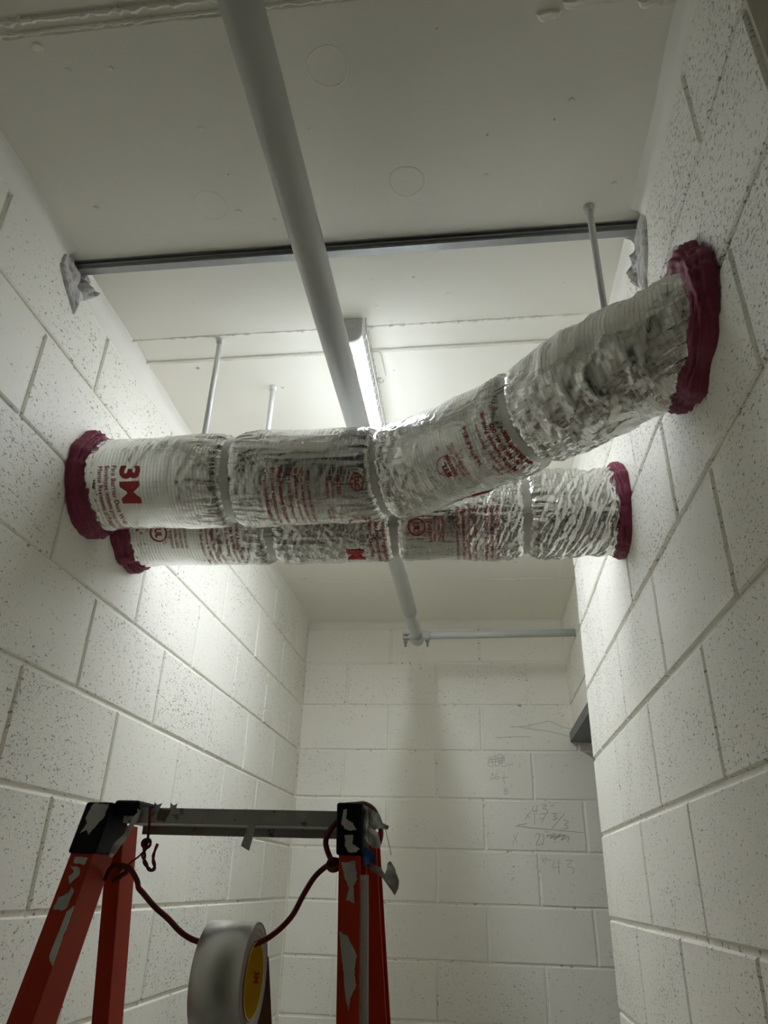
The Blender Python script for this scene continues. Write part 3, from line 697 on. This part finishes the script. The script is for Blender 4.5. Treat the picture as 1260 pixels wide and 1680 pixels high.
parts.append(tube_data([(cx+gr, ya-.004, ZC-.004), (cx+gr, ya+.002, ZC-.03), (cx+gr+.001, ya+.02, gz)], .0012, 5))
V, F = join(*parts); wg = mesh('wire_guard', V, F, MWIRE, lt, True); wg['label'] = 'thin wire mesh guard'
parts = [tube_data([(cx+gr, 1.365, ZC-.004), (cx+gr+.014, 1.366, ZC-.003), (cx+gr+.019, 1.375, ZC-.003), (cx+gr+.022, 1.46, ZC-.003)], .0008, 6)]
a = np.linspace(0, 1.6*PI, 16); parts.append(tube_data(np.stack([-.212+.007*np.cos(a), 1.478+.009*np.sin(a), ZC-.004+0*a], -1), .0016, 6))
V, F = join(*parts); tag(mesh('wire_hook', V, F, MWIRE, None, True), 'small bent wire and hook on the ceiling beside the strip light', 'hook')
# ---------------------------------------------------------------- step ladder
ld = empty('step_ladder', (-.33, .85, 0)); tag(ld, 'orange fibreglass step ladder with black corner boots and aluminium top bar', 'ladder')
def lerp(a, b, z): return tuple(p+(q-p)*((z-a[2])/(b[2]-a[2])) for p, q in zip(a, b))
# each rail: outer front corner and inner front corner at two heights
RAILS = {'lf': (((-.541, 1.035, 1.78), (-.553, .965, 1.535)), ((-.5085, 1.035, 1.78), (-.521, .965, 1.535)), .062),
         'rf': (((-.155, 1.035, 1.785), (-.137, .965, 1.55)), ((-.184, 1.035, 1.785), (-.163, .965, 1.55)), .062),
         'lr': (((-.531, 1.085, 1.75), (-.528, 1.135, 1.51)), ((-.507, 1.085, 1.75), (-.504, 1.135, 1.51)), .048),
         'rr': (((-.140, 1.085, 1.75), (-.124, 1.135, 1.52)), ((-.166, 1.085, 1.75), (-.149, 1.135, 1.52)), .048)}
def rail_sections(key, zs, grow=0.0, th=.0042, solid=False):
    (oa, ob), (ia, ib), dp = RAILS[key]; V = []
    for z in zs:
        O = lerp(oa, ob, z); I = lerp(ia, ib, z); sg = 1 if O[0] > I[0] else -1; y = O[1]
        if solid: prof = [(I[0]-sg*grow, y-grow), (O[0]+sg*grow, y-grow), (O[0]+sg*grow, y+dp+grow), (I[0]-sg*grow, y+dp+grow)]
        else: prof = [(I[0], y), (O[0], y), (O[0], y+th), (I[0]+sg*th, y+th), (I[0]+sg*th, y+dp-th), (O[0], y+dp-th), (O[0], y+dp), (I[0], y+dp)]
        V += [(a, b, z) for a, b in prof]
    n = len(V)//len(zs); F = []
    for k in range(len(zs)-1):
        for i in range(n): F.append((k*n+i, k*n+(i+1) % n, (k+1)*n+(i+1) % n, (k+1)*n+i))
    F += [tuple(range(n)), tuple((len(zs)-1)*n+i for i in range(n))[::-1]]
    return V, F
def solid_from(name, V, F, mat, parent, bevel=0):
    bm = bmesh.new(); vs = [bm.verts.new(v) for v in V]
    for f in F: bm.faces.new([vs[i] for i in f])
    bmesh.ops.recalc_face_normals(bm, faces=bm.faces[:])
    if bevel: bmesh.ops.bevel(bm, geom=[e for e in bm.edges if e.calc_face_angle(0) > .3], offset=bevel, segments=3, affect='EDGES', profile=.5)
    return from_bm(name, bm, mat, parent)
rails = {}
for key, ztop in (('lf', 1.772), ('rf', 1.777), ('lr', 1.757), ('rr', 1.757)):
    V, F = rail_sections(key, [0, ztop]); rails[key] = solid_from('rail', V, F, MOR, ld, .0012)
    V, F = rail_sections(key, [0, .05], .003, solid=True); solid_from('foot', V, F, MBLACK, rails[key], .002)
for key, z0, z1 in (('lf', 1.716, 1.782), ('rf', 1.722, 1.787)):
    V, F = rail_sections(key, [z0, z1], .0035, solid=True); solid_from('corner_boot', V, F, MBLACK, ld, .0035)
# cross bar: channel with a lower rear lip
bmx = bmesh.new()
sec = [(1.046, 1.757), (1.046, 1.777), (1.118, 1.777), (1.118, 1.746), (1.115, 1.746), (1.115, 1.757)]
xa, xb = -.492, -.181
va = [bmx.verts.new((xa, y, z)) for y, z in sec]; vb = [bmx.verts.new((xb, y, z)) for y, z in sec]
for i in range(6): bmx.faces.new((va[i], va[(i+1) % 6], vb[(i+1) % 6], vb[i]))
bmx.faces.new(va); bmx.faces.new(vb)
bar = from_bm('top_bar', bmx, MALU, ld); bar['label'] = 'scuffed aluminium top bar'
box('hinge_plate', (-.507, 1.040, 1.766), (-.470, 1.105, 1.786), MBLACK, ld, .004)
box('hinge_plate', (-.188, 1.096, 1.752), (-.150, 1.135, 1.787), MSILV, ld, .003)
for z in (1.47, 1.17, .87, .57, .27):
    I0 = lerp(*RAILS['lf'][1], z); I1 = lerp(*RAILS['rf'][1], z)
    bm = bmesh.new(); bm_box(bm, (I0[0]+.001, I0[1]+.002, z-.012), (I1[0]-.001, I0[1]+.078, z), .003); from_bm('step', bm, MALU, ld)
for z in (1.05, .45):
    I0 = lerp(*RAILS['lr'][1], z); I1 = lerp(*RAILS['rr'][1], z)
    box('rear_brace', (I0[0]+.001, I0[1]+.012, z-.02), (I1[0]-.001, I0[1]+.02, z+.02), MALU, ld)
for k2, kf in (('lr', 'lf'), ('rr', 'rf')):
    A = lerp(*RAILS[kf][1], .95); B = lerp(*RAILS[k2][1], .95)
    sgx = .006 if k2[0] == 'l' else -.006
    tube('spreader', [(A[0]+sgx, A[1]+.05, .95), ((A[0]+B[0])/2+sgx, (A[1]+B[1])/2, .945), (B[0]+sgx, B[1]+.02, .95)], .006, MGALV, ld, 8)
# residue of torn tape on the rails and boots
def scrap(outline, nrm, mat, parent, name='tape_residue', h=.0009, jag=.0016, seed=0.):
    P = np.asarray(outline, float); n = np.asarray(nrm, float); n /= np.linalg.norm(n)
    Q = []
    for i in range(len(P)):
        a, b = P[i], P[(i+1) % len(P)]; k = max(2, int(np.linalg.norm(b-a)/.0022))
        for t in np.arange(k)/k: Q.append(a+(b-a)*t)
    Q = np.array(Q); c = Q.mean(0); d = Q-c; d /= np.linalg.norm(d, axis=1)[:, None]
    Q = Q+d*(jag*noise3(Q*260+seed)+jag*.7*noise3(Q*600+seed))[:, None]
    bm = bmesh.new(); vs = [bm.verts.new(q+n*h*(1+.6*noise3(q[None]*300)[0])) for q in Q]; f = bm.faces.new(vs)
    r = bmesh.ops.triangulate(bm, faces=[f])
    base = list(bm.faces)
    ex = bmesh.ops.extrude_face_region(bm, geom=base); vv = [v for v in ex['geom'] if isinstance(v, bmesh.types.BMVert)]
    for v in vv: v.co -= Vector(n*(h*1.5))
    return from_bm(name, bm, mat, parent)
def onrail(key, pts): 
    (oa, ob), (ia, ib), dp = RAILS[key]; out = []
    for w, z in pts:
        O = np.array(lerp(oa, ob, z)); I = np.array(lerp(ia, ib, z)); out.append(O+(I-O)*w)
    return out
NR = (0, -.962, .27)
for i, p in enumerate(([(.28, 1.712), (.85, 1.711), (.80, 1.702), (.28, 1.704)], [(.22, 1.700), (.60, 1.699), (.78, 1.690), (.45, 1.679), (.30, 1.688), (.45, 1.694)], [(.60, 1.676), (.78, 1.672), (.70, 1.651), (.15, 1.650), (.22, 1.664), (.55, 1.668)])):
    scrap(onrail('lf', p), NR, MSCRAP, rails['lf'], seed=i)
for i, p in enumerate(([(.88, 1.713), (.25, 1.715), (.12, 1.695), (.30, 1.687), (.25, 1.668), (.62, 1.672), (.50, 1.685), (.72, 1.697)], [(.92, 1.638), (.55, 1.634), (.12, 1.615), (.22, 1.598), (.14, 1.585), (.36, 1.575), (.45, 1.563), (.58, 1.572), (.72, 1.600)])):
    scrap(onrail('rf', p), NR, MSCRAP, rails['rf'], seed=i+5)
dn = .0036
def onboot(key, pts): return [q+np.array(NR)*.0037 for q in onrail(key, pts)]
for key, p, sd in (('lf', [(.25, 1.779), (.95, 1.778), (.95, 1.762), (.75, 1.750), (.55, 1.738), (.40, 1.744), (.15, 1.740), (.30, 1.752), (.12, 1.760)], 1.), ('rf', [(.80, 1.777), (.62, 1.776), (.66, 1.765), (.35, 1.760), (.18, 1.752), (.60, 1.750), (.85, 1.757)], 2.), ('rf', [(.72, 1.745), (.30, 1.745), (.38, 1.735), (.02, 1.729), (.25, 1.724), (.55, 1.725), (.70, 1.732)], 3.)):
    scrap(onboot(key, p), NR, MSCRAP, ld, seed=sd)
# clear film label wrapped round the left rail, taped strip on the right rail's channel edge
scrap([np.array(p) for p in [(-.519, 1.000, 1.652), (-.519, 1.045, 1.655), (-.5235, 1.02, 1.592), (-.5235, .982, 1.588)]], (1, 0, 0), MSILV, rails['lf'], 'film_patch', .0012, .0008)
scrap(onrail('lf', [(.99, 1.655), (.78, 1.648), (.72, 1.60), (.99, 1.590)]), NR, MSILV, rails['lf'], 'film_patch', .0010, .001)
(oa, ob), (ia, ib), dp = RAILS['rf']
V = []; F = []
for z in (1.70, 1.66, 1.60, 1.55, 1.45, 1.2):
    O = lerp(oa, ob, z); V += [(O[0]-.001, O[1]+.006, z), (O[0]+.0095, O[1]+.006, z), (O[0]+.0095, O[1]+.0085, z), (O[0]-.001, O[1]+.0085, z)]
for k in range(5):
    for i in range(4): F.append((4*k+i, 4*k+(i+1) % 4, 4*k+4+(i+1) % 4, 4*k+4+i))
mesh('label_strip', V, F, plain('white_label', (.46, .46, .44), .5, 0, 300, .2), rails['rf'])
def sheet(name, pts, mat, parent, curl=.006, thick=.0007, seed=0., sub=2):
    P = np.asarray(pts, float); bm = bmesh.new(); f = bm.faces.new([bm.verts.new(p) for p in P]); bmesh.ops.triangulate(bm, faces=[f])
    for _ in range(sub): bmesh.ops.subdivide_edges(bm, edges=bm.edges[:], cuts=1, use_grid_fill=True)
    bmesh.ops.triangulate(bm, faces=bm.faces[:])
    co = np.array([v.co for v in bm.verts]); n = noise3(co*70+seed)*curl*1.6+(1-2*np.abs(noise3(co*45+seed+3)))*curl
    for v, k in zip(bm.verts, n): v.co.y += float(k)
    ex = bmesh.ops.extrude_face_region(bm, geom=bm.faces[:])
    for v in ex['geom']:
        if isinstance(v, bmesh.types.BMVert): v.co.y += thick
    return from_bm(name, bm, mat, parent)
sheet('tape_flap', [(-.311, 1.044, 1.757), (-.309, 1.044, 1.748), (-.317, 1.04, 1.731), (-.305, 1.04, 1.725), (-.302, 1.043, 1.745), (-.300, 1.044, 1.757)], MSCRAP, ld, .001, seed=1)
sheet('tape_flap', [(-.155, 1.05, 1.787), (-.148, 1.05, 1.784), (-.132, 1.05, 1.775), (-.127, 1.05, 1.764), (-.117, 1.05, 1.760), (-.119, 1.05, 1.756), (-.130, 1.05, 1.757), (-.139, 1.05, 1.754), (-.147, 1.05, 1.760), (-.153, 1.05, 1.772)], MSCRAP, ld, .008, seed=2)
sheet('tape_flap', [(-.143, 1.045, 1.758), (-.133, 1.045, 1.752), (-.128, 1.045, 1.736), (-.130, 1.045, 1.732), (-.140, 1.045, 1.733), (-.149, 1.045, 1.742), (-.146, 1.045, 1.750)], plain('pale_tape', (.66, .65, .62), .5, 0, 60, .1), ld, .007, seed=3)
sheet('tape_flap', [(-.153, 1.03, 1.785), (-.147, 1.03, 1.778), (-.143, 1.03, 1.76), (-.147, 1.03, 1.745), (-.150, 1.03, 1.735), (-.155, 1.03, 1.73), (-.156, 1.03, 1.76)], MSCRAP, ld, .008, seed=4)
o = sheet('tape_flap', [(-.150, 1.025, 1.731), (-.145, 1.025, 1.733), (-.137, 1.025, 1.728), (-.131, 1.025, 1.716), (-.138, 1.025, 1.714), (-.148, 1.025, 1.711)], MBLUE, ld, .005, seed=5); o['label'] = 'scrap of blue masking tape'
sheet('tape_flap', [(-.148, 1.03, 1.712), (-.137, 1.03, 1.713), (-.124, 1.03, 1.709), (-.119, 1.03, 1.702), (-.113, 1.03, 1.698), (-.112, 1.03, 1.703), (-.117, 1.03, 1.708), (-.117, 1.03, 1.715), (-.113, 1.03, 1.717), (-.107, 1.03, 1.709), (-.110, 1.03, 1.706), (-.105, 1.03, 1.703), (-.101, 1.03, 1.694), (-.102, 1.03, 1.686), (-.107, 1.03, 1.678), (-.111, 1.03, 1.688), (-.112, 1.03, 1.693), (-.123, 1.03, 1.698), (-.136, 1.03, 1.704)], MSCRAP, ld, .005, seed=6)
tube('loose_thread', smooth_path([(-.123, 1.05, 1.758), (-.120, 1.05, 1.747), (-.117, 1.05, 1.738), (-.114, 1.05, 1.725)], 14), .0005, MSCRAP, ld, 5)
sheet('tape_flap', [(-.472, 1.038, 1.775), (-.464, 1.038, 1.771), (-.470, 1.038, 1.757), (-.480, 1.035, 1.735), (-.492, 1.03, 1.712), (-.499, 1.03, 1.714), (-.490, 1.032, 1.732), (-.478, 1.036, 1.752)], MSILV, ld, .003, seed=8)
for i, x in enumerate((-.447, -.425)):
    sheet('tape_flap', [(x-.004, 1.05, 1.776), (x+.004, 1.05, 1.776), (x+.006, 1.05, 1.784), (x, 1.05, 1.781), (x-.005, 1.05, 1.785)], MSCRAP, ld, .003, seed=9+i, sub=1)
for i, (xa_, xb_, z0, z1) in enumerate([(-.445, -.425, 1.759, 1.776), (-.40, -.375, 1.757, 1.776), (-.355, -.318, 1.763, 1.777), (-.29, -.255, 1.760, 1.7745), (-.25, -.23, 1.762, 1.776)]):
    scrap([np.array(p) for p in [(xa_, 1.0458, z0+.003), (xa_+.004, 1.0458, z1), (xb_, 1.0458, z1-.002), (xb_-.005, 1.0458, z0)]], (0, -1, 0), MSCRAP if i != 0 else plain('brown_tape_residue', (.13, .10, .075), .6, 0, 80, .3), bar, h=.0007, seed=20+i)
# ---------------------------------------------------------------- cords
rc = .0036
cd = empty('hanging_cord', (-.31, 1.05, 1.62)); tag(cd, 'dark red cord slung between the ladder rails through the tape roll', 'cord')
cz = 1.6175
main = [(-.488, 1.048, 1.700), (-.477, 1.045, 1.7025), (-.470, 1.045, 1.700), (-.462, 1.045, 1.692), (-.456, 1.045, 1.684), (-.453, 1.045, 1.677), (-.446, 1.046, 1.671), (-.428, 1.047, 1.656), (-.407, 1.049, 1.642), (-.387, 1.050, 1.627), (-.366, 1.05, 1.6185), (-.345, 1.05, cz-.0005), (-.315, 1.05, cz-.002), (-.287, 1.05, cz), (-.263, 1.05, 1.630), (-.242, 1.05, 1.650), (-.229, 1.05, 1.674), (-.216, 1.05, 1.695), (-.203, 1.048, 1.707), (-.193, 1.045, 1.712), (-.187, 1.043, 1.711)]
tube('cord', smooth_path(main, 120), rc, MDARK, cd, 10)
tube('loop', smooth_path([(-.184, 1.040, 1.707), (-.189, 1.041, 1.713), (-.195, 1.045, 1.720), (-.2005, 1.046, 1.731), (-.202, 1.046, 1.741), (-.197, 1.046, 1.753), (-.188, 1.046, 1.763), (-.182, 1.05, 1.768)], 50), rc, MDARK, cd, 10)
tube('knot', smooth_path([(-.180, 1.042, 1.715), (-.186, 1.037, 1.7165), (-.192, 1.037, 1.716), (-.196, 1.041, 1.710), (-.191, 1.038, 1.7055), (-.184, 1.036, 1.706), (-.181, 1.040, 1.711)], 50), rc, MDARK, cd, 10)
tube('rear_loop', smooth_path([(-.186, 1.10, 1.790), (-.174, 1.12, 1.793), (-.162, 1.125, 1.794), (-.151, 1.137, 1.788), (-.143, 1.137, 1.773), (-.139, 1.137, 1.756), (-.142, 1.137, 1.741), (-.150, 1.137, 1.730)], 50), rc, MDARK, cd, 10)
tube('rail_wrap', smooth_path([(-.509, 1.060, 1.685), (-.503, 1.055, 1.697), (-.493, 1.048, 1.703), (-.480, 1.046, 1.703), (-.476, 1.052, 1.697), (-.487, 1.060, 1.691), (-.499, 1.062, 1.684)], 40), rc, MDARK, cd, 10)
tw = empty('twisted_cord', (-.445, 1.04, 1.70)); tag(tw, 'short twisted red cord knotted on the top bar at the left', 'cord')
tube('bar_loop', smooth_path([(-.454, 1.052, 1.779), (-.454, 1.043, 1.778), (-.4525, 1.041, 1.765), (-.451, 1.041, 1.757), (-.450, 1.041, 1.745), (-.449, 1.040, 1.737)], 30), .0019, MDARK, tw, 8)
tpath = smooth_path([(-.449, 1.04, 1.735), (-.450, 1.04, 1.728), (-.4515, 1.04, 1.719), (-.449, 1.04, 1.710), (-.443, 1.04, 1.702), (-.437, 1.04, 1.698), (-.433, 1.04, 1.702), (-.4365, 1.04, 1.711), (-.437, 1.04, 1.719), (-.434, 1.04, 1.731)], 90)
for ph in (0, PI):
    u = np.linspace(0, 1, 90); a = u*26+ph; am = .0018*np.clip(1.4-u*1.2, .1, 1)
    tube('strand', tpath+np.stack([am*np.cos(a), am*np.sin(a), 0*a], -1), .0017, MDARK, tw, 7)
a = np.linspace(0, 4*PI, 50); tube('knot', np.stack([-.449+.0052*np.cos(a), 1.039+.004*np.sin(a*.5), 1.731+.0052*np.sin(a)], -1), .0017, MDARK, tw, 7)
tube('loose_end', smooth_path([(-.452, 1.042, 1.722), (-.460, 1.045, 1.715), (-.470, 1.050, 1.709), (-.483, 1.046, 1.697), (-.494, 1.046, 1.688)], 24), .0012, MDARK, tw, 6)
# ---------------------------------------------------------------- roll of foil tape
tr = empty('tape_roll', (-.315, 1.05, 1.512)); tag(tr, 'roll of silver foil tape with yellow core hanging on the red cord', 'tape')
RC, RO, RI, xl, xr = np.array([1.05, 1.5790]), .0640, .0405, -.3465, -.2845
def ring_x(name, prof, mat, parent, n=96, smooth=True):
    V = []; F = []
    for x, r in prof:
        for i in range(n):
            t = 2*PI*i/n; V.append((x, RC[0]+r*math.cos(t), RC[1]+r*math.sin(t)))
    for k in range(len(prof)-1):
        for i in range(n): F.append((k*n+i, k*n+(i+1) % n, (k+1)*n+(i+1) % n, (k+1)*n+i))
    return mesh(name, V, F, mat, parent, smooth)
ring_x('foil_winding', [(xl, RO-.0008), (xl+.0004, RO), ((xl+xr)/2, RO), (xr-.0004, RO), (xr, RO-.0008)], MTAPE, tr)
for x, sg in ((xl, -1), (xr, 1)):
    pr = []; k = 22
    for i in range(k): pr.append((x-sg*(.0005+.0004*(i % 2)+.0003*math.sin(i*2.3)), RO-.0006-(RO-RI-.003)*i/(k-1)))
    ring_x('tape_edge', pr, MTSIDE, tr, smooth=False)
co = ring_x('core', [(xr+.0006, RI+.0022), (xr+.0006, RI), (xl-.0006, RI), (xl-.0006, RI+.0022)], MYEL, tr, smooth=False)
# line printed round the inside of the core
ring_x('printed_line', [(-.318, RI-.0003), (-.3173, RI-.0003)], MBLACK, co)
me = text_mesh('3M', .03); bm = bmesh.new(); bm.from_mesh(me); bpy.data.meshes.remove(me); refine(bm, .2)
for v in bm.verts:
    a = math.radians(8)-v.co.x*.011/RI; v.co = (-.2955+v.co.y*.0095, RC[0]+(RI-.0004)*math.cos(a), RC[1]+(RI-.0004)*math.sin(a))
from_bm('printed_text', bm, MRED, co)
# liner tail hanging from the back
V = []; F = []; zz = np.linspace(0, 1, 24)
for u in zz:
    z = RC[1]+.02-u*.50; y = RC[0]+RO+.001+.01*math.sin(u*2); sh = .030*min(1, u*2.4)
    V += [(xl+sh, y, z), (xr+sh, y+.004*u, z), (xr+sh, y+.0006+.004*u, z), (xl+sh, y+.0006, z)]
for k in range(23):
    for i in range(4): F.append((4*k+i, 4*k+(i+1) % 4, 4*k+4+(i+1) % 4, 4*k+4+i))
ln = mesh('liner_tail', V, F, MLINER, tr); ln['label'] = 'brown paper liner tail'
# ---------------------------------------------------------------- pencil marks on the far wall
def strokes(lines, r=.0008):
    parts = []
    for pts in lines:
        P = smooth_path([(x, YB-.0006, z) for x, z in pts], max(6, len(pts)*6))
        parts.append(tube_data(P, r, 4))
    V, F = join(*parts); o = mesh('pencil_marking', V, F, MPENCIL, wb); o['kind'] = 'stuff'; return o
strokes([[(0.245,2.008),(0.239,1.989),(0.259,1.991)],[(0.26,2.012),(0.254,1.975)],[(0.276,2.012),(0.3,2.014),(0.285,1.999),(0.302,1.994),(0.297,1.976)],[(0.335,2.02),(0.322,2.006)],[(0.208,1.978),(0.23,1.96)],[(0.231,1.986),(0.206,1.956)],[(0.247,1.982),(0.244,1.935)],[(0.266,1.975),(0.293,1.977),(0.275,1.943)],[(0.266,1.957),(0.286,1.961)],[(0.32,1.98),(0.34,1.98),(0.327,1.969),(0.341,1.962),(0.322,1.954)],[(0.374,1.981),(0.316,1.922)],[(0.368,1.955),(0.387,1.948),(0.371,1.937),(0.385,1.927),(0.365,1.919)],[(0.213,1.939),(0.185,1.926),(0.448,1.907)],[(0.151,1.893),(0.169,1.858)],[(0.168,1.897),(0.148,1.854)],[(0.244,1.892),(0.257,1.901),(0.263,1.889),(0.246,1.856),(0.273,1.86)],[(0.272,1.899),(0.279,1.885),(0.273,1.857)],[(0.288,1.912),(0.291,1.903)],[(0.297,1.912),(0.3,1.904)],[(0.29,1.889),(0.329,1.901),(0.305,1.882),(0.352,1.901),(0.32,1.879),(0.367,1.898),(0.35,1.876),(0.382,1.891),(0.376,1.87)],[(0.291,1.895),(0.332,1.89),(0.375,1.896)]])
strokes([[(0.265,1.808),(0.279,1.784)],[(0.284,1.81),(0.266,1.792)],[(0.317,1.798),(0.308,1.771),(0.334,1.775)],[(0.333,1.802),(0.332,1.747)],[(0.363,1.799),(0.389,1.799),(0.368,1.779),(0.394,1.769),(0.384,1.749)],[(0.147,1.732),(0.135,1.718)]])
strokes([[(0.053,2.204),(0.069,2.207),(0.055,2.179),(0.077,2.17),(0.075,2.204),(0.092,2.213),(0.087,2.173),(0.106,2.179),(0.101,2.217),(0.121,2.22),(0.11,2.186),(0.129,2.192),(0.127,2.214),(0.118,2.17),(0.167,2.185)],[(0.055,2.197),(0.088,2.201),(0.127,2.207)],[(0.058,2.185),(0.094,2.192),(0.129,2.198)],[(0.066,2.133),(0.079,2.139),(0.065,2.115),(0.084,2.121)],[(0.098,2.143),(0.084,2.124),(0.097,2.115),(0.104,2.127),(0.09,2.124)],[(0.113,2.121),(0.142,2.126)],[(0.126,2.14),(0.122,2.112),(0.128,2.097)],[(0.136,2.083),(0.123,2.076),(0.138,2.062),(0.125,2.053),(0.123,2.064),(0.139,2.077)],[(0.159,2.095),(0.149,2.083)]])
strokes([[(0.159,2.342),(0.192,2.342),(0.244,2.347),(0.297,2.36),(0.342,2.367),(0.374,2.352),(0.404,2.339),(0.436,2.336)],[(0.205,2.341),(0.269,2.331),(0.339,2.322),(0.433,2.299)],[(0.092,2.293),(0.137,2.296),(0.189,2.299),(0.254,2.298)]])
